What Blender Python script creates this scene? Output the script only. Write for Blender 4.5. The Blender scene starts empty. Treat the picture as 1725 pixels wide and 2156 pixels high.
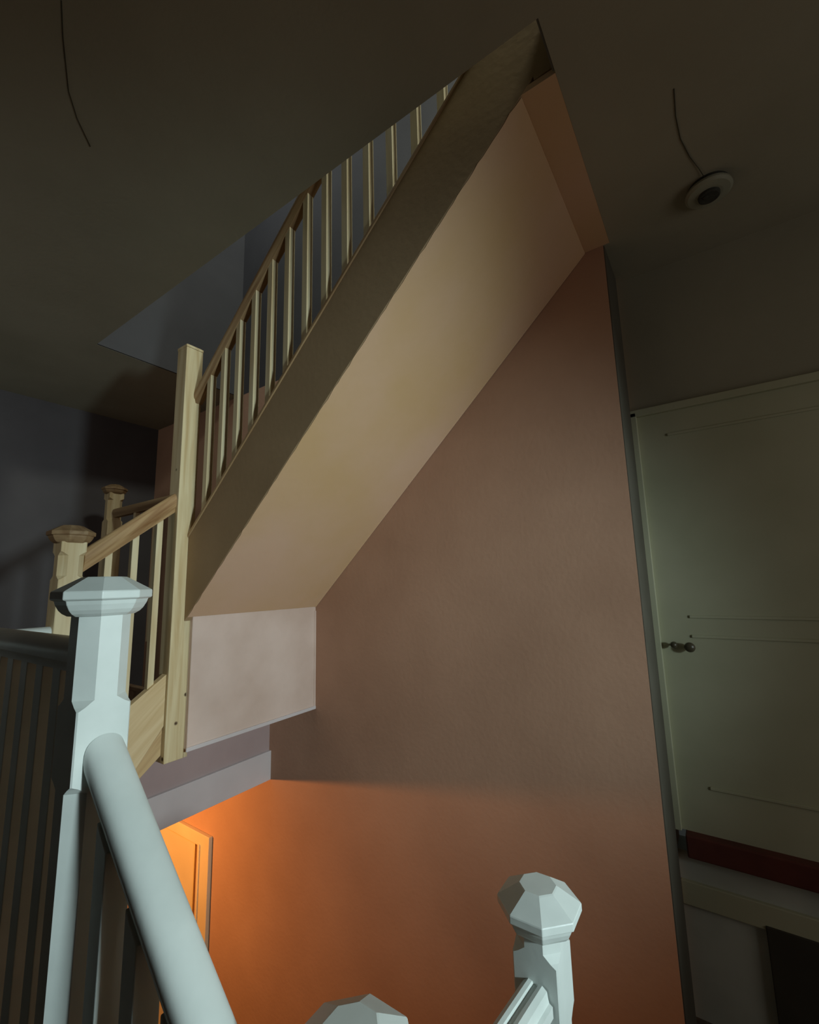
import bpy, bmesh, math, random
from mathutils import Vector, Matrix

random.seed(7)
S = bpy.context.scene
COL = S.collection
PI = math.pi

# ------------------------------------------------------------ camera
cam_d = bpy.data.cameras.new('camera')
cam = bpy.data.objects.new('camera', cam_d)
COL.objects.link(cam)
cam_d.sensor_fit = 'HORIZONTAL'
cam_d.sensor_width = 36.0
cam_d.lens = 931.7 / 1725.0 * 36.0
cam_d.clip_start = 0.02
_r = Vector((0.825, 0.565, -0.026)).normalized()
_b = Vector((0.555, -0.817, -0.156))
_b = (_b - _r * _b.dot(_r)).normalized()
_u = _b.cross(_r)
cam.matrix_world = Matrix(((_r.x, _u.x, _b.x, 0), (_r.y, _u.y, _b.y, 0), (_r.z, _u.z, _b.z, 0), (0, 0, 0, 1)))
S.camera = cam

# ------------------------------------------------------------ view, world
S.view_settings.view_transform = 'Standard'
S.view_settings.look = 'None'
S.view_settings.gamma = 1
S.view_settings.use_curve_mapping = False
S.view_settings.exposure = 0.0
w = bpy.data.worlds.new('world')
S.world = w
w.use_nodes = True
w.node_tree.nodes['Background'].inputs[0].default_value = (0.9, 1.0, 0.95, 1)
w.node_tree.nodes['Background'].inputs[1].default_value = 0.02

# ------------------------------------------------------------ lights
def aim(o, target):
    d = Vector(target) - o.location
    o.rotation_euler = d.to_track_quat('-Z', 'Y').to_euler()

def lamp(name, kind, loc, power, color, target=None, **kw):
    d = bpy.data.lights.new(name, kind)
    d.energy = power
    d.color = color
    for k, v in kw.items():
        setattr(d, k, v)
    o = bpy.data.objects.new(name, d)
    COL.objects.link(o)
    o.location = loc
    if target:
        aim(o, target)
    return o

# pale daylight coming along the hall from the right
lamp('hall_daylight', 'SPOT', (2.4, 0.47, 0.22), 355, (0.80, 1.0, 1.02), (-2.1, 1.30, -0.32),
     spot_size=math.radians(62), spot_blend=1.0, shadow_soft_size=0.14)
# added wide, weak fill with no source of its own, from the daylight end
lamp('hall_end_fill', 'AREA', (2.8, 0.9, 0.1), 10, (1.0, 0.93, 0.84), (-1.5, 1.5, 0.0),
     shape='SQUARE', size=1.6)
# warm lamp on the lower floor, tucked up under the landing
lamp('lower_lamp', 'POINT', (-3.55, 1.0, -1.42), 78, (1.0, 0.40, 0.085), shadow_soft_size=0.04)
# daylight in the upper storey
lamp('upper_daylight', 'AREA', (0.35, 1.18, 3.1), 40, (0.92, 1.0, 0.86), (-1.1, 1.2, 1.5),
     shape='SQUARE', size=0.35)
# added fill above the stair opening to lift the dark areas below
lamp('upper_fill', 'AREA', (-2.2, 1.3, 3.9), 12, (0.85, 0.95, 1.0), (-2.5, 1.5, 0),
     shape='SQUARE', size=1.0)
# added faint fill on the near side, brightens the far left wall and ceiling
lamp('near_side_fill', 'AREA', (-2.4, -1.4, 0.9), 3.4, (1.0, 0.95, 0.86), (-4.0, 1.9, 0.8),
     shape='SQUARE', size=1.2, spread=math.radians(120))

# ------------------------------------------------------------ materials
def new_mat(name):
    m = bpy.data.materials.new(name)
    m.use_nodes = True
    nt = m.node_tree
    return m, nt, nt.nodes['Principled BSDF']

def srgb(r, g, b):
    f = lambda c: (c / 255) / 12.92 if c / 255 <= .04045 else ((c / 255 + .055) / 1.055) ** 2.4
    return (f(r), f(g), f(b), 1)

def coat(name, c1, c2, scale=3.0, rough=0.6, bump=0.05, bscale=60.0, spec=0.3):
    """painted or plastered surface: two near tones mottled by noise and a fine bump"""
    m, nt, p = new_mat(name)
    N, L = nt.nodes, nt.links
    tc = N.new('ShaderNodeTexCoord')
    n = N.new('ShaderNodeTexNoise')
    n.inputs['Scale'].default_value = scale
    n.inputs['Detail'].default_value = 5
    L.new(tc.outputs['Object'], n.inputs['Vector'])
    r = N.new('ShaderNodeValToRGB')
    r.color_ramp.elements[0].position = 0.35
    r.color_ramp.elements[1].position = 0.65
    r.color_ramp.elements[0].color = c1
    r.color_ramp.elements[1].color = c2
    L.new(n.outputs['Fac'], r.inputs['Fac'])
    L.new(r.outputs['Color'], p.inputs['Base Color'])
    n2 = N.new('ShaderNodeTexNoise')
    n2.inputs['Scale'].default_value = bscale
    n2.inputs['Detail'].default_value = 3
    L.new(tc.outputs['Object'], n2.inputs['Vector'])
    b = N.new('ShaderNodeBump')
    b.inputs['Strength'].default_value = bump
    b.inputs['Distance'].default_value = 0.01
    L.new(n2.outputs['Fac'], b.inputs['Height'])
    L.new(b.outputs['Normal'], p.inputs['Normal'])
    p.inputs['Roughness'].default_value = rough
    p.inputs['Specular IOR Level'].default_value = spec
    return m

def wood(name, light, dark, axis=2, rough=0.55, knots=True, rot=(0, 0, 0)):
    """softwood: noise drawn out along the grain axis, with sparse round knots"""
    m, nt, p = new_mat(name)
    N, L = nt.nodes, nt.links
    tc = N.new('ShaderNodeTexCoord')
    mp = N.new('ShaderNodeMapping')
    mp.inputs['Rotation'].default_value = rot
    sc = [34.0, 34.0, 34.0]
    sc[axis] = 2.2
    mp2 = N.new('ShaderNodeMapping')
    mp2.inputs['Scale'].default_value = sc
    L.new(tc.outputs['Object'], mp.inputs['Vector'])
    L.new(mp.outputs['Vector'], mp2.inputs['Vector'])
    n = N.new('ShaderNodeTexNoise')
    n.inputs['Scale'].default_value = 1.0
    n.inputs['Detail'].default_value = 6
    n.inputs['Distortion'].default_value = 0.6
    L.new(mp2.outputs['Vector'], n.inputs['Vector'])
    r = N.new('ShaderNodeValToRGB')
    r.color_ramp.elements[0].position = 0.3
    r.color_ramp.elements[1].position = 0.62
    r.color_ramp.elements[0].color = dark
    r.color_ramp.elements[1].color = light
    L.new(n.outputs['Fac'], r.inputs['Fac'])
    out = r.outputs['Color']
    if knots:
        v = N.new('ShaderNodeTexVoronoi')
        v.inputs['Scale'].default_value = 7.5
        L.new(mp.outputs['Vector'], v.inputs['Vector'])
        kr = N.new('ShaderNodeValToRGB')
        kr.color_ramp.elements[0].position = 0.045
        kr.color_ramp.elements[0].color = (1, 1, 1, 1)
        kr.color_ramp.elements[1].position = 0.085
        kr.color_ramp.elements[1].color = (0, 0, 0, 1)
        L.new(v.outputs['Distance'], kr.inputs['Fac'])
        mx = N.new('ShaderNodeMixRGB')
        L.new(kr.outputs['Color'], mx.inputs['Fac'])
        L.new(out, mx.inputs[1])
        mx.inputs[2].default_value = srgb(84, 62, 44)
        out = mx.outputs['Color']
    L.new(out, p.inputs['Base Color'])
    p.inputs['Roughness'].default_value = rough
    p.inputs['Specular IOR Level'].default_value = 0.3
    return m

M = {}
M['white'] = coat('white_gloss_paint', srgb(205, 212, 208), srgb(222, 228, 224), 6, 0.38, 0.04, 40, 0.4)
M['white_dull'] = coat('white_eggshell_paint', srgb(186, 190, 180), srgb(200, 204, 194), 5, 0.6, 0.03, 50, 0.2)
M['door_white'] = coat('white_door_paint', srgb(184, 184, 156), srgb(194, 193, 166), 3, 0.6, 0.03, 50, 0.2)
M['wall'] = coat('brown_pink_plaster', srgb(178, 140, 117), srgb(192, 153, 129), 1.6, 0.85, 0.12, 45, 0.1)
M['plaster'] = coat('fresh_pink_plaster', srgb(210, 184, 170), srgb(226, 202, 190), 3.0, 0.8, 0.15, 30, 0.1)
M['soffit'] = coat('fresh_tan_plaster', srgb(210, 174, 130), srgb(218, 182, 154), 1.3, 0.8, 0.12, 30, 0.1)
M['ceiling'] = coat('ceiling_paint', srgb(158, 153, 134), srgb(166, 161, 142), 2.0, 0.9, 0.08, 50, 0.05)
M['far'] = coat('grey_wall_paint', srgb(88, 84, 86), srgb(96, 92, 94), 2.0, 0.9, 0.08, 50, 0.05)
M['upper'] = coat('upper_wall_paint', srgb(80, 78, 80), srgb(86, 84, 86), 2.0, 0.9, 0.08, 50, 0.05)
M['fascia'] = coat('grey_fascia_paint', srgb(206, 196, 196), srgb(216, 206, 206), 3.0, 0.7, 0.05, 40, 0.15)
M['recess'] = coat('mauve_plaster', srgb(172, 150, 148), srgb(182, 160, 158), 3.0, 0.8, 0.08, 40, 0.1)
M['string'] = coat('string_board', srgb(164, 138, 106), srgb(176, 149, 116), 2.2, 0.7, 0.05, 40, 0.1)
M['pine'] = wood('pine_upright_grain', srgb(222, 205, 166), srgb(196, 170, 126), 2, knots=True)
M['pine_plain'] = wood('pine_clear_grain', srgb(218, 203, 168), srgb(200, 178, 138), 2, knots=False)
M['pine_cap'] = wood('pine_end_grain', srgb(158, 132, 98), srgb(130, 102, 72), 0, knots=False)
M['pine_rail'] = wood('pine_rail_grain', srgb(196, 164, 120), srgb(138, 100, 64), 1, knots=False, rot=(-math.radians(42), 0, 0))
M['pine_rail_x'] = wood('pine_rail_grain_along', srgb(176, 146, 108), srgb(134, 100, 66), 0, knots=False, rot=(0, math.radians(42), 0))
M['pine_flat'] = wood('pine_flat_grain', srgb(150, 140, 112), srgb(128, 116, 88), 0, knots=False)
M['pine_board'] = wood('pine_board_grain', srgb(222, 198, 158), srgb(206, 178, 134), 1, knots=True, rot=(-math.radians(42), 0, 0))
M['pine_cap2'] = wood('pine_second_board', srgb(206, 176, 132), srgb(160, 124, 84), 1, knots=True, rot=(-math.radians(45), 0, 0))
M['tread'] = wood('tread_timber', srgb(120, 98, 74), srgb(98, 76, 56), 1, knots=False)
M['brass'] = coat('dark_aged_metal', srgb(70, 64, 50), srgb(84, 76, 60), 8, 0.35, 0.02, 40, 0.5)
M['redwood'] = coat('dark_red_timber', srgb(88, 50, 44), srgb(104, 58, 50), 8, 0.5, 0.03, 40, 0.2)
M['floor'] = coat('dark_carpet', srgb(92, 84, 74), srgb(108, 98, 86), 60, 0.95, 0.3, 300, 0.05)
M['lining'] = coat('grey_brown_lining', srgb(92, 88, 78), srgb(100, 96, 86), 4, 0.8, 0.03, 40, 0.1)
M['dark'] = coat('opening_shade_paint', srgb(70, 66, 58), srgb(78, 74, 64), 4, 0.9, 0.03, 40, 0.05)
M['plastic'] = coat('white_plastic', srgb(150, 150, 132), srgb(160, 160, 142), 8, 0.45, 0.01, 40, 0.4)
M['vent'] = coat('dark_plastic_mesh', srgb(60, 60, 56), srgb(70, 70, 64), 80, 0.6, 0.1, 200, 0.2)
M['cable'] = coat('dark_cable', srgb(72, 69, 58), srgb(80, 77, 64), 8, 0.7, 0.01, 40, 0.1)
M['doorleaf'] = coat('cream_door_paint', srgb(214, 196, 160), srgb(224, 206, 170), 3, 0.6, 0.02, 40, 0.2)

# ------------------------------------------------------------ mesh helpers
def finish(name, bm, m, parent=None, bevel=0.0, smooth=False, crease=0):
    bmesh.ops.recalc_face_normals(bm, faces=bm.faces[:])
    if crease:
        smooth = True
        for e in bm.edges:
            if len(e.link_faces) != 2 or e.calc_face_angle(0) > math.radians(crease):
                e.smooth = False
    me = bpy.data.meshes.new(name)
    bm.to_mesh(me)
    bm.free()
    if smooth:
        for p in me.polygons:
            p.use_smooth = True
    me.materials.append(M[m] if isinstance(m, str) else m)
    o = bpy.data.objects.new(name, me)
    COL.objects.link(o)
    if parent:
        o.parent = parent
        o.matrix_parent_inverse = Matrix.Translation(-parent.location)
    if bevel:
        b = o.modifiers.new('bevel', 'BEVEL')
        b.width = bevel
        b.segments = 2
        b.limit_method = 'ANGLE'
        b.angle_limit = math.radians(35)
    return o

def add_box(bm, x0, x1, y0, y1, z0, z1):
    v = [bm.verts.new((x, y, z)) for x in (x0, x1) for y in (y0, y1) for z in (z0, z1)]
    for f in ((0, 1, 3, 2), (4, 6, 7, 5), (0, 4, 5, 1), (2, 3, 7, 6), (0, 2, 6, 4), (1, 5, 7, 3)):
        bm.faces.new([v[i] for i in f])

def box(x0, x1, y0, y1, z0, z1):
    bm = bmesh.new()
    add_box(bm, x0, x1, y0, y1, z0, z1)
    return bm

def add_prism(bm, pts, axis, a0, a1):
    """polygon pts extruded along an axis from a0 to a1; pts are the two other coordinates in order"""
    def P(p, a):
        q = list(p)
        q.insert(axis, a)
        return bm.verts.new(q)
    A = [P(p, a0) for p in pts]
    B = [P(p, a1) for p in pts]
    bm.faces.new(A)
    bm.faces.new(B[::-1])
    n = len(pts)
    for i in range(n):
        bm.faces.new((A[i], A[(i + 1) % n], B[(i + 1) % n], B[i]))

def prism(pts, axis, a0, a1):
    bm = bmesh.new()
    add_prism(bm, pts, axis, a0, a1)
    return bm

def add_rings(bm, rings, cap=True):
    R = [[bm.verts.new(p) for p in r] for r in rings]
    n = len(R[0])
    for a, b in zip(R, R[1:]):
        for i in range(n):
            bm.faces.new((a[i], a[(i + 1) % n], b[(i + 1) % n], b[i]))
    if cap:
        bm.faces.new(R[0][::-1])
        bm.faces.new(R[-1])

def oct_ring(cx, cy, z, h, c):
    g = h - c
    return [(cx + h, cy - g, z), (cx + h, cy + g, z), (cx + g, cy + h, z), (cx - g, cy + h, z),
            (cx - h, cy + g, z), (cx - h, cy - g, z), (cx - g, cy - h, z), (cx + g, cy - h, z)]

def cyl_rings(bm, c, prof, n=40):
    """lathe about a vertical axis; prof = [(radius, z)]"""
    add_rings(bm, [[(c[0] + r * math.cos(2 * PI * k / n), c[1] + r * math.sin(2 * PI * k / n), z)
                    for k in range(n)] for r, z in prof])

def sweep(bm, prof, p0, p1, up=Vector((0, 0, 1)), plumb=None):
    """straight extrusion of a profile (side, up) from p0 to p1; the ends are cut upright"""
    p0, p1 = Vector(p0), Vector(p1)
    d = (p1 - p0).normalized()
    hd = Vector((d.x, d.y, 0)).normalized()
    side = hd.cross(up).normalized()
    cosv = math.sqrt(d.x ** 2 + d.y ** 2)
    rings = [[tuple(p + side * s + up * (t / cosv)) for s, t in prof] for p in (p0, p1)]
    add_rings(bm, rings)

def rail_profile(w=0.060, h=0.056):
    """handrail: flat underside, straight flanks with a shallow groove, softly domed top"""
    a, b = w / 2, h
    pts = [(-a * .62, 0), (a * .62, 0), (a * .70, b * .20), (a * .94, b * .34), (a, b * .50)]
    n = 18
    for k in range(1, n):
        t = k / n * PI
        x = a * math.cos(t)
        z = b * .50 + b * .50 * math.sin(t) ** .65
        pts.append((x, z))
    pts += [(-a, b * .50), (-a * .94, b * .34), (-a * .70, b * .20)]
    return pts

def fluted_profile(w=.066, h=.066):
    a = w / 2
    return [(-a * .6, 0), (a * .6, 0), (a * .66, h * .22), (a, h * .34), (a, h * .62), (a * .80, h * .66), (a * .76, h * .74),
            (a * .70, h * .92), (a * .42, h), (a * .20, h * .98), (a * .12, h * .90), (-a * .12, h * .90), (-a * .20, h * .98),
            (-a * .42, h), (-a * .70, h * .92), (-a * .76, h * .74), (-a * .80, h * .66), (-a, h * .62), (-a, h * .34), (-a * .66, h * .22)]

def tube(bm, pts, r, n=8):
    rings = []
    pts = [Vector(p) for p in pts]
    for i, p in enumerate(pts):
        d = (pts[min(i + 1, len(pts) - 1)] - pts[max(i - 1, 0)]).normalized()
        s = d.cross(Vector((0.01, 0.02, 1))).normalized()
        u = s.cross(d)
        rings.append([tuple(p + s * r * math.cos(2 * PI * k / n) + u * r * math.sin(2 * PI * k / n)) for k in range(n)])
    add_rings(bm, rings)

def thing(name, label, cat, loc, group=None):
    o = bpy.data.objects.new(name, None)
    COL.objects.link(o)
    o.empty_display_size = 0.05
    o.location = loc
    o['label'] = label
    o['category'] = cat
    if group:
        o['group'] = group
    return o

def tag(o, label, cat, group=None):
    o['label'] = label
    o['category'] = cat
    if group:
        o['group'] = group
    return o

def struct(name, bm, m, bevel=0.0, label=None):
    o = finish(name, bm, m, None, bevel)
    o['kind'] = 'structure'
    if label:
        o['label'] = label
    return o

# ------------------------------------------------------------ levels
CEIL = 1.516          # underside of the ceiling
UFLOOR = 1.77         # upper storey floor
LAND = -1.07          # landing and right-hand doorway
MID = -1.78           # half landing the photo is taken from
LOW = -3.75           # lower floor
WY = 2.04             # long plastered wall
RY = 2.37             # wall with the white door
OX0, OX1, OY0 = -3.02, -0.234, 1.035      # stair opening in the ceiling
FAR = -4.3
RIGHT, BACK = 2.9, -1.7
TOP = 4.1
SL = 0.927            # pitch of the flight
XS = -2.146

# ------------------------------------------------------------ structure
bm = bmesh.new()      # long wall, both storeys
add_box(bm, FAR - .12, -0.263, WY, RY + .12, LOW - .1, CEIL)
struct('wall_back', bm, 'wall', label='brown pink plaster wall beside the main flight')
bm = bmesh.new()
add_box(bm, OX0, -0.263, WY, WY + .12, CEIL, TOP)
add_box(bm, -0.263, OX1, WY, WY + .12, UFLOOR, TOP)
add_box(bm, OX1, RIGHT, WY, WY + .12, UFLOOR, TOP)
struct('wall_back_upper', bm, 'upper')
struct('wall_left_upper', box(OX0 - .012, OX0, OY0, WY + .12, CEIL + .001, TOP), 'upper')
bm = bmesh.new()      # wall holding the white door
add_box(bm, -0.263, RIGHT, RY, RY + .12, .80, CEIL)
add_box(bm, 0.62, RIGHT, RY, RY + .12, LAND, .80)
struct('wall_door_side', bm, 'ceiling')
struct('wall_below_door', box(-0.263, RIGHT, RY, RY + .12, MID - .3, LAND - .09), 'white_dull')
struct('wall_left', box(FAR - .12, FAR, BACK, WY, LOW - .1, CEIL), 'far', label='grey wall beyond the landing')
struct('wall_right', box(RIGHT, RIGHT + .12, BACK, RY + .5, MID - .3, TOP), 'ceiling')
struct('wall_front', box(FAR, RIGHT, BACK - .12, BACK, LOW - .1, TOP), 'far')
bm = bmesh.new()      # ceiling with its stair opening
add_box(bm, FAR - .12, RIGHT, BACK, OY0, CEIL, UFLOOR)
add_box(bm, FAR - .12, OX0 - .012, OY0, WY, CEIL, UFLOOR)
add_box(bm, OX1, RIGHT, OY0, RY, CEIL, UFLOOR)
add_box(bm, -0.263, OX1, WY, RY, CEIL, UFLOOR)
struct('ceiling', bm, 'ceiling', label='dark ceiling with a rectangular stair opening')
struct('ceiling_upper', box(OX0 - .2, RIGHT, BACK, WY + .5, TOP, TOP + .1), 'ceiling')

# landing on the left: slab, front wall face, fascia board
bm = bmesh.new()
add_box(bm, FAR, -2.56, BACK, WY, LAND - .17, LAND)
add_box(bm, -2.56, -0.98, BACK, 0.42, LAND - .17, LAND)
add_box(bm, -2.56, -2.17, 0.42, 0.98, LAND - .17, LAND)
struct('floor', bm, 'floor')
struct('floor_half_landing', box(-0.40, RIGHT, BACK, RY, MID - .17, MID), 'floor')
struct('floor_lower', box(FAR, -0.4, BACK, WY, LOW - .1, LOW), 'floor')
struct('wall_half_landing', box(-0.40, -0.34, 0.42, WY, LOW, MID - .17), 'wall')
o = struct('trim_1', box(-2.575, -2.53, 0.985, WY, -1.245, -1.068), 'fascia', 0.003,
           label='pale fascia board along the landing edge')
struct('wall_under_winders', box(-2.60, -2.552, 1.0, WY, LAND, -0.60), 'recess')

# plaster panel below the foot of the main flight
bm = bmesh.new()
add_box(bm, -2.16, -2.126, 1.227, WY, -0.750, -0.138)
panel = struct('wall_winder_panel', bm, 'plaster', 0.004, label='pale pink plaster panel under the foot of the stairs')
struct('trim_2', box(-2.128, -2.119, 1.222, WY, -0.757, -0.738), 'fascia', 0.003)
struct('trim_3', box(-2.128, -2.121, WY - .014, WY, -0.757, -0.165), 'plaster', 0.003)
struct('trim_4', box(-2.20, -2.149, 1.226, 1.244, -0.785, -0.155), 'pine_plain', 0.001)

# ------------------------------------------------------------ white door on the right
door = struct('door_1', box(-0.262, 0.64, 2.355, 2.40, LAND, .787), 'door_white',
              label='white panelled door at the right with two round knobs')
bm = bmesh.new()
for (x0, x1, z0, z1) in ((-.115, .60, -.19, .66), (-.115, .60, -.89, -.262)):
    t, d = .012, .007
    y = 2.355
    add_prism(bm, [(x0, z0), (x1, z0), (x1, z0 + t), (x0, z0 + t)], 1, y - d, y)
    add_prism(bm, [(x0, z1 - t), (x1, z1 - t), (x1, z1), (x0, z1)], 1, y - d, y)
o = finish('panel_moulding', bm, 'door_white', door, 0.002)
bm = bmesh.new()
add_box(bm, -0.263, -0.235, 2.333, 2.357, LAND, .787)
add_box(bm, -0.263, 0.68, 2.333, 2.357, .765, .80)
o = finish('door_frame', bm, 'door_white', door, 0.003)
def knob(x, z, r):
    bm = bmesh.new()
    n = 28
    prof = [(r * .75, 0), (r * .75, .004), (r * .35, .007), (r * .32, .018), (r * .85, .024), (r, .032), (r * .8, .041), (r * .3, .045), (.0005, .0455)]
    rings = [[(x + q * math.cos(2 * PI * k / n), 2.355 - y, z + q * math.sin(2 * PI * k / n)) for k in range(n)] for q, y in prof]
    add_rings(bm, rings)
    return finish('door_knob', bm, 'brass', door, 0, True)
k1 = knob(-.126, -.312, .021); k1['label'] = 'larger dark round knob'
k2 = knob(-.185, -.305, .014); k2['label'] = 'smaller dark round knob'
tag(finish('door_threshold', box(-0.222, 1.2, 2.31, 2.39, -1.158, LAND), 'redwood', None, 0.006),
    'dark red timber threshold at the foot of the white door', 'threshold')
struct('trim_7', box(-0.263, -0.258, WY + .004, 2.333, MID, CEIL - .001), 'lining', 0.001)  # added dark board; the shade of the wall return is put into its colour
struct('trim_5', box(-0.262, RIGHT, 2.352, 2.372, -1.36, -1.27), 'door_white', 0.003)
bm = box(0.012, 1.1, 2.345, 2.372, MID, -1.343)  # solid slab for a dark opening, its shade put into the colour
struct('opening_slab', bm, 'dark', 0.003, label='dark slab painted as the shade of an opening below the threshold')

# ------------------------------------------------------------ door on the lower floor, on the long wall
d2 = struct('door_2', box(-4.05, -3.34, WY - .012, WY + .02, LOW, -1.83), 'doorleaf',
            label='lower floor door glowing orange under the landing')
bm = bmesh.new()
fy = WY - .028
add_prism(bm, [(-3.145, LOW), (-3.145, -1.745), (-4.2, -1.745), (-4.2, -1.83), (-3.25, -1.83), (-3.25, LOW)], 1, fy, WY)
o = finish('architrave', bm, 'doorleaf', d2, 0.004)
bm = bmesh.new()
add_box(bm, -3.275, -3.252, WY - .034, WY - .001, LOW, -1.815)
o = finish('door_stop', bm, 'doorleaf', d2, 0.002)

# ------------------------------------------------------------ newel posts
H = 0.0448
REG = H * 0.586
def newel(name, cx, cy, ztop, zbase, blocks, mat, capmat, label, group=None, h=H, capk=1.0):
    """square post with octagonal stop-chamfered stretches and an eight-sided moulded cap.
    ztop = top edge of the cap's upright band; blocks = square stretches as (z_high, z_low)"""
    t = thing(name, label, 'newel post', (cx, cy, zbase), group)
    bm = bmesh.new()
    rings = []
    zt = ztop - .046
    reg, sq, s = h * .586, .0025, .016
    segs = sorted(blocks, key=lambda b: -b[0])
    z = zt
    cur = reg
    if segs and segs[0][0] >= zt - .002:
        cur = sq
    rings.append(oct_ring(cx, cy, zt + .004, h, cur))
    for (zh, zl) in segs:
        if zh < zt - .002:
            rings.append(oct_ring(cx, cy, zh + s, h, reg))
            rings.append(oct_ring(cx, cy, zh + s * .35, h, sq + .010))
            rings.append(oct_ring(cx, cy, zh, h, sq))
        if zl > zbase + .03:
            rings.append(oct_ring(cx, cy, zl, h, sq))
            rings.append(oct_ring(cx, cy, zl - s * .35, h, sq + .010))
            rings.append(oct_ring(cx, cy, zl - s, h, reg))
            last = reg
        else:
            last = sq
    rings.append(oct_ring(cx, cy, zbase, h, last))
    add_rings(bm, rings)
    finish('shaft', bm, mat, t)
    bm = bmesh.new()
    k = capk * h / H
    prof = [(-.046, .051), (-.041, .0585), (-.034, .0645), (-.024, .0695), (-.0165, .0715), (-.0155, .0745), (-.0135, .0775),
            (-.001, .0775), (.001, .0765), (.026, .037), (.0275, .034)]
    add_rings(bm, [oct_ring(cx, cy, ztop + z * k, r * k, r * k * .586) for z, r in prof])
    c = finish('cap', bm, capmat, t, 0.0012)
    return t

newel('newel_post', -1.005, .393, -.002, LAND, [(-.214, -.338)], 'white', 'white',
      'white octagonal newel post in the left foreground, tallest of the white posts')
newel('newel_post', -.373, .985, -.650, MID, [(-.734, -.84)], 'white', 'white',
      'white octagonal newel post low at the right in front of the brown wall')
newel('newel_post', -.436, .481, -.574, MID, [(-.70, -.90)], 'white', 'white',
      'white newel post of which only the cap shows at the bottom edge')
newel('newel_post', -2.195, .722, .240, LAND, [(.195, .158), (.045, -1.0)], 'pine', 'pine_cap',
      'bare pine newel post with brown cap at the foot of the short flight')
newel('newel_post', -3.90, 1.545, .80, LAND, [(.755, .715), (.53, -1.0)], 'pine', 'pine_cap',
      'dim pine newel post farthest away, beyond the short flight', h=.052, capk=.92)

# corner post that carries the main flight
t = thing('corner_newel_post', 'long plain pine newel post where the short flight meets the main flight', 'newel post', (-2.195, 1.182, -.79))
bm = bmesh.new()
add_box(bm, -2.24, -2.15, 1.136, 1.226, -.787, 1.25)
finish('shaft', bm, 'pine', t, 0.003)
bm = bmesh.new()
add_rings(bm, [oct_ring(-2.195, 1.181, z, r, .003) for z, r in ((1.25, .047), (1.262, .047), (1.268, .038))])
finish('cap', bm, 'pine', t, 0.001)

# ------------------------------------------------------------ main flight
def zs_top(x): return .25 + SL * (x - XS)
def zs_bot(x): return -.157 + SL * (x - XS)
flight = thing('staircase', 'main stair flight with plastered underside rising through the ceiling opening', 'staircase', (-2.146, 1.6, -.157))
xe = -.236
x_foot = -2.149
# outer string (facing the viewer)
bm = prism([(x_foot, zs_bot(x_foot)), (x_foot, zs_top(x_foot)), (xe, zs_top(xe)), (xe, 1.540), (-.300, 1.540), (-.300, zs_bot(-.300))], 1, 1.196, 1.232)
finish('outer_string', bm, 'string', flight, 0.002)
bm = prism([(x_foot, zs_top(x_foot)), (x_foot, zs_top(x_foot) + .020), (xe - .03, zs_top(xe - .03) + .020), (xe - .03, zs_top(xe - .03))], 1, 1.190, 1.240)
o = finish('base_rail', bm, 'pine_rail_x', flight, 0.003)
o['label'] = 'bare timber capping on the string'
# wall string
bm = prism([(-2.12, zs_bot(-2.12) + .06), (-2.12, zs_top(-2.12)), (xe, zs_top(xe)), (xe, zs_bot(xe) + .06)], 1, WY - .028, WY - .002)
finish('wall_string', bm, 'string', flight, 0.002)
# treads and risers
n = 10
x0 = -2.10
rise, run = 0.204, 0.220
for i in range(n):
    xa = x0 + i * run
    za = zs_bot(xa) + .275
    if xa + run > xe:
        break
    finish('tread', box(xa - .018, min(xa + run + .02, xe), 1.232, WY - .028, za - .022, za), 'tread', flight, 0.003)
    finish('riser', box(xa, xa + .012, 1.232, WY - .028, za - rise + .001, za - .022), 'tread', flight)
# plastered underside
bm = bmesh.new()
NS = 90
ring = []
for k in range(NS + 1):
    x = -2.124 + (1.781) * k / NS
    e = 1.1975 + .0025 * math.sin(k * 1.7) * math.sin(k * .37) + random.uniform(-.0012, .0012)
    ring.append((x, e, zs_bot(x)))
A = [[bm.verts.new((x, e, z - .004)), bm.verts.new((x, WY - .001, z - .004)), bm.verts.new((x, WY - .001, z + .02)), bm.verts.new((x, e + .003, z - .0005))] for x, e, z in ring]
for a, b in zip(A, A[1:]):
    for q in range(4):
        bm.faces.new((a[q], a[(q + 1) % 4], b[(q + 1) % 4], b[q]))
bm.faces.new(A[0]); bm.faces.new(A[-1][::-1])
add_box(bm, -.350, OX1 - .0005, 1.1965, WY - .001, CEIL - .001, CEIL + .02)
o = finish('soffit', bm, 'soffit', flight)
# rounded fillet where soffit meets the wall: plaster bead
bm = prism([(-2.124, zs_bot(-2.124) - .008), (-.36, zs_bot(-.36) - .008), (-.36, zs_bot(-.36) + .01), (-2.124, zs_bot(-2.124) + .01)], 1, WY - .012, WY - .0005)
o = finish('plaster_bead', bm, 'soffit', flight, 0.004)

# trimmer lining of the ceiling opening at the head of the flight
bm = bmesh.new()
add_box(bm, OX1 - .006, OX1, OY0, 1.19, CEIL + .001, UFLOOR)
struct('trim_6', bm, 'lining')
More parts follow.
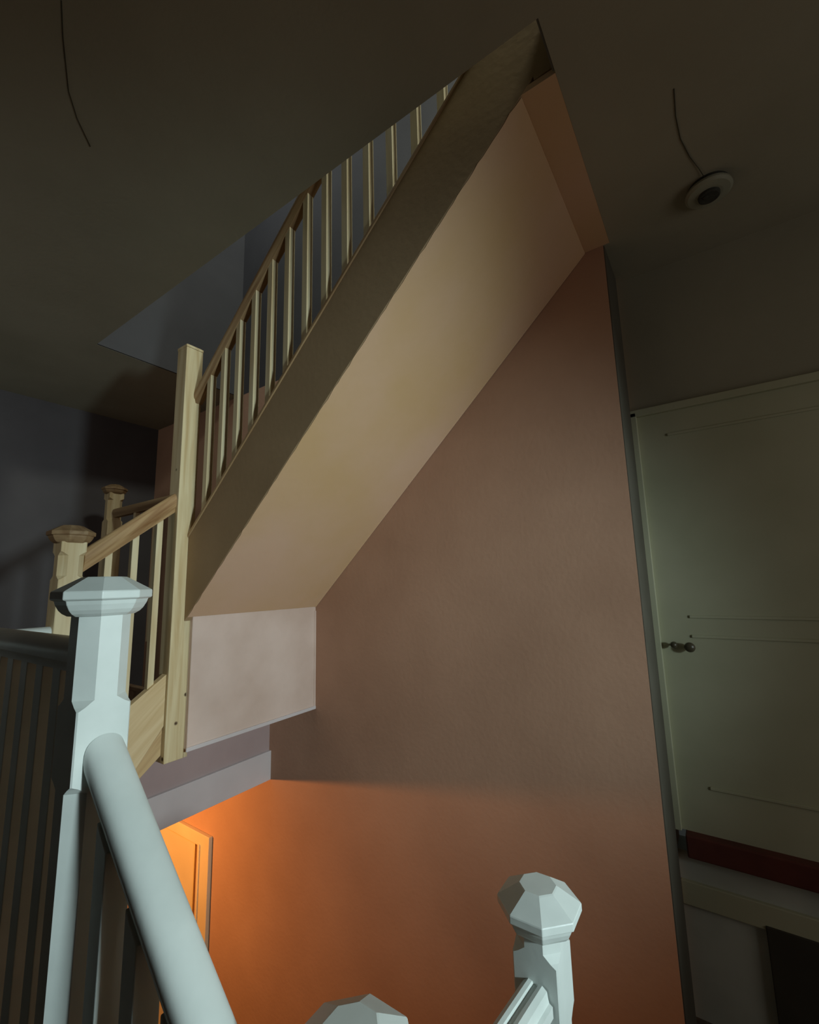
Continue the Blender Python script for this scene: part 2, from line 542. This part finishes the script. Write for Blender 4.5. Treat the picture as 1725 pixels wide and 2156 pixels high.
# ------------------------------------------------------------ balustrades
def balustrade(name, label, p0, p1, z_under0, spots, zbot, mat, railmat, w=.060, h=.056, bw=.032, prof=rail_profile):
    """handrail from p0 to p1 (points on its underside) and one baluster at each spot; zbot(x, y) gives the foot"""
    t = thing(name, label, 'balustrade', (p0[0], p0[1], z_under0))
    bm = bmesh.new()
    sweep(bm, prof(w, h), p0, p1)
    finish('handrail', bm, railmat, t, 0.0, False, 32)
    P0, P1 = Vector(p0), Vector(p1)
    L2 = (P1 - P0).xy.length
    for (x, y) in spots:
        g = bw / 2
        bm = bmesh.new()
        def ztop(a, b):
            u = (Vector((a, b)) - P0.xy).dot((P1 - P0).xy) / (L2 * L2)
            return P0.z + (P1.z - P0.z) * u + .001
        cs = [(x - g, y - g), (x + g, y - g), (x + g, y + g), (x - g, y + g)]
        add_rings(bm, [[(a, b, zbot(a, b)) for a, b in cs], [(a, b, ztop(a, b)) for a, b in cs]])
        finish('baluster', bm, mat, t, 0.0015)
    return t

# main flight
def zr(x): return 1.631 + .935 * (x + 1.427)
sp = [(-2.037 + .1171 * k, 1.215) for k in range(0, 15)]
balustrade('stair_balustrade', 'pine balustrade with square balusters climbing the main flight into the opening',
           (-2.150, 1.215, zr(-2.150)), (-.30, 1.215, zr(-.30)), -.1, sp, lambda x, y: zs_top(x) + .020, 'pine_plain', 'pine_rail_x')
# short flight
def zsr(y): return .082 + .80 * (y - .775)
balustrade('stair_balustrade', 'short pine balustrade with three balusters between the capped and the long newel',
           (-2.195, .767, zsr(.767)), (-2.195, 1.136, zsr(1.136)), .1,
           [(-2.195, y) for y in (.862, .968, 1.072)], lambda x, y: -.507 + .70 * (y - .978) - .001, 'pine_plain', 'pine_rail', h=.075, bw=.028)
# dim rail beyond
balustrade('stair_balustrade', 'dim pine handrail running from the farthest newel behind the short flight',
           (-3.84, 1.545, .56), (-2.9, 1.545, .56), .6,
           [(-3.5, 1.545), (-3.2, 1.545)], lambda x, y: -.35, 'pine_plain', 'pine_cap', h=.07)
# white guard of the landing going left
balustrade('landing_balustrade', 'white landing balustrade in shadow at the left edge, its rail level',
           (-1.05, .393, -.158), (-2.16, .393, -.158), -.2,
           [(-1.145 - .098 * k, .393) for k in range(11)], lambda x, y: LAND, 'white', 'white', w=.070, h=.062, bw=.041)
# white rail from the pine newel towards the left
balustrade('landing_balustrade', 'white level rail behind the left balustrade, joined to the capped pine newel',
           (-2.195, .677, -.205), (-2.195, -1.69, -.205), -.2,
           [(-2.195, .45 - .2 * k) for k in range(2, 10)], lambda x, y: LAND, 'white', 'white', w=.062, h=.068)
# descending white rail
def zd(x): return -.345 - .90 * (x + .96)
balustrade('stair_balustrade', 'white handrail and balusters descending towards the viewer from the foreground newel',
           (-.960, .398, zd(-.96)), (-.474, .42, zd(-.474)), -.3,
           [(-.889 + .106 * k, .393 + .005 * k) for k in range(4)], lambda x, y: -1.02 - .9 * (x + .96), 'white', 'white', w=.068, h=.062, bw=.040)
bm = prism([(-.96, -1.02), (-.44, -1.02 - .468), (-.44, -1.02 - .468 - .25), (-.96, -1.27)], 1, .375, .411)
tag(finish('stair_string', bm, 'white', None, 0.003), 'white string board under the descending balusters', 'stair string')
# steps between landing and half landing
bm = bmesh.new()
for i in range(3):
    x = -.98 + i * .195
    add_box(bm, x, x + .195, -.55, .372, MID, LAND - .178 * (i + 1))
tag(finish('lower_steps', bm, 'floor', None, 0.004), 'carpeted steps going down beside the white handrail', 'steps')
# level guard at the half landing
balustrade('landing_balustrade', 'white moulded rail running level from the low right newel towards the viewer',
           (-.373, .940, -.835), (-.425, .526, -.835), -.8,
           [(-.382 - .012 * k, .86 - .1 * k) for k in range(3)], lambda x, y: MID, 'white', 'white', w=.066, h=.066, prof=fluted_profile)

# ------------------------------------------------------------ short flight
sf = thing('short_flight', 'bare pine string and winder steps rising from the landing to the long newel', 'staircase', (-2.195, .76, LAND))
def tz(y): return -.507 + .70 * (y - .978)
def bz(y): return -.82 + .78 * (y - 1.05)
bm = prism([(.767, LAND), (.767, tz(.767)), (1.135, tz(1.135)), (1.135, -.625), (1.03, -.765), (.80, LAND)], 0, -2.205, -2.166)
finish('outer_string', bm, 'pine_board', sf, 0.002)
bm = prism([(.80, LAND), (1.03, -.765), (1.135, -.625), (1.135, bz(1.135)), (1.04, bz(1.04)), (.83, LAND)], 0, -2.205, -2.178)
finish('winder_string', bm, 'pine_cap2', sf, 0.002)
for i in range(3):
    y = .80 + i * .15
    z = LAND + .2 * (i + 1)
    finish('tread', box(-2.54, -2.206, y, min(y + .2, 1.13), z - .02, z), 'tread', sf, 0.003)
    finish('riser', box(-2.54, -2.206, y + .01, y + .025, z - .2, z - .02), 'tread', sf)

# ------------------------------------------------------------ ceiling fittings
t = thing('smoke_alarm', 'round white smoke alarm on the dark ceiling at the upper right', 'smoke alarm', (.145, 1.95, CEIL))
c = (.143, 1.955)
K = 1.18
bm = bmesh.new()
cyl_rings(bm, c, [(.060 * K, CEIL), (.060 * K, CEIL - .010), (.052 * K, CEIL - .012)])
finish('base', bm, 'vent', t, 0, False)
bm = bmesh.new()
cyl_rings(bm, c, [(.050 * K, CEIL - .012), (.066 * K, CEIL - .016), (.068 * K, CEIL - .026), (.060 * K, CEIL - .034), (.040 * K, CEIL - .037), (.034 * K, CEIL - .037)])
finish('cover', bm, 'plastic', t, 0, False)
bm = bmesh.new()
cyl_rings(bm, c, [(.032 * K, CEIL - .036), (.031 * K, CEIL - .046), (.027 * K, CEIL - .049)])
finish('sensor_mesh', bm, 'vent', t, 0, False)
bm = bmesh.new()
cyl_rings(bm, (c[0] - .012, c[1] - .012), [(.008 * K, CEIL - .045), (.008 * K, CEIL - .052), (.006 * K, CEIL - .053)], 20)
finish('test_button', bm, 'vent', t, 0, False)
bm = bmesh.new()
tube(bm, [(.060, 1.46, CEIL - .001), (.058, 1.56, CEIL - .0012), (.066, 1.66, CEIL - .0015), (.090, 1.76, CEIL - .002), (.118, 1.84, CEIL - .004), (.135, 1.895, CEIL - .008)], .0015)
tag(finish('cable', bm, 'cable', None, 0, True), 'thin dark cable running along the ceiling to the smoke alarm', 'cable')
bm = bmesh.new()
tube(bm, [(-1.239, .277, CEIL - .001), (-1.33, .31, CEIL - .0015), (-1.475, .371, CEIL - .0015), (-1.55, .42, CEIL - .0015), (-1.62, .482, CEIL - .0015)], .0012)
tag(finish('cable', bm, 'cable', None, 0, True), 'faint dark cable curving across the ceiling at the upper left', 'cable')
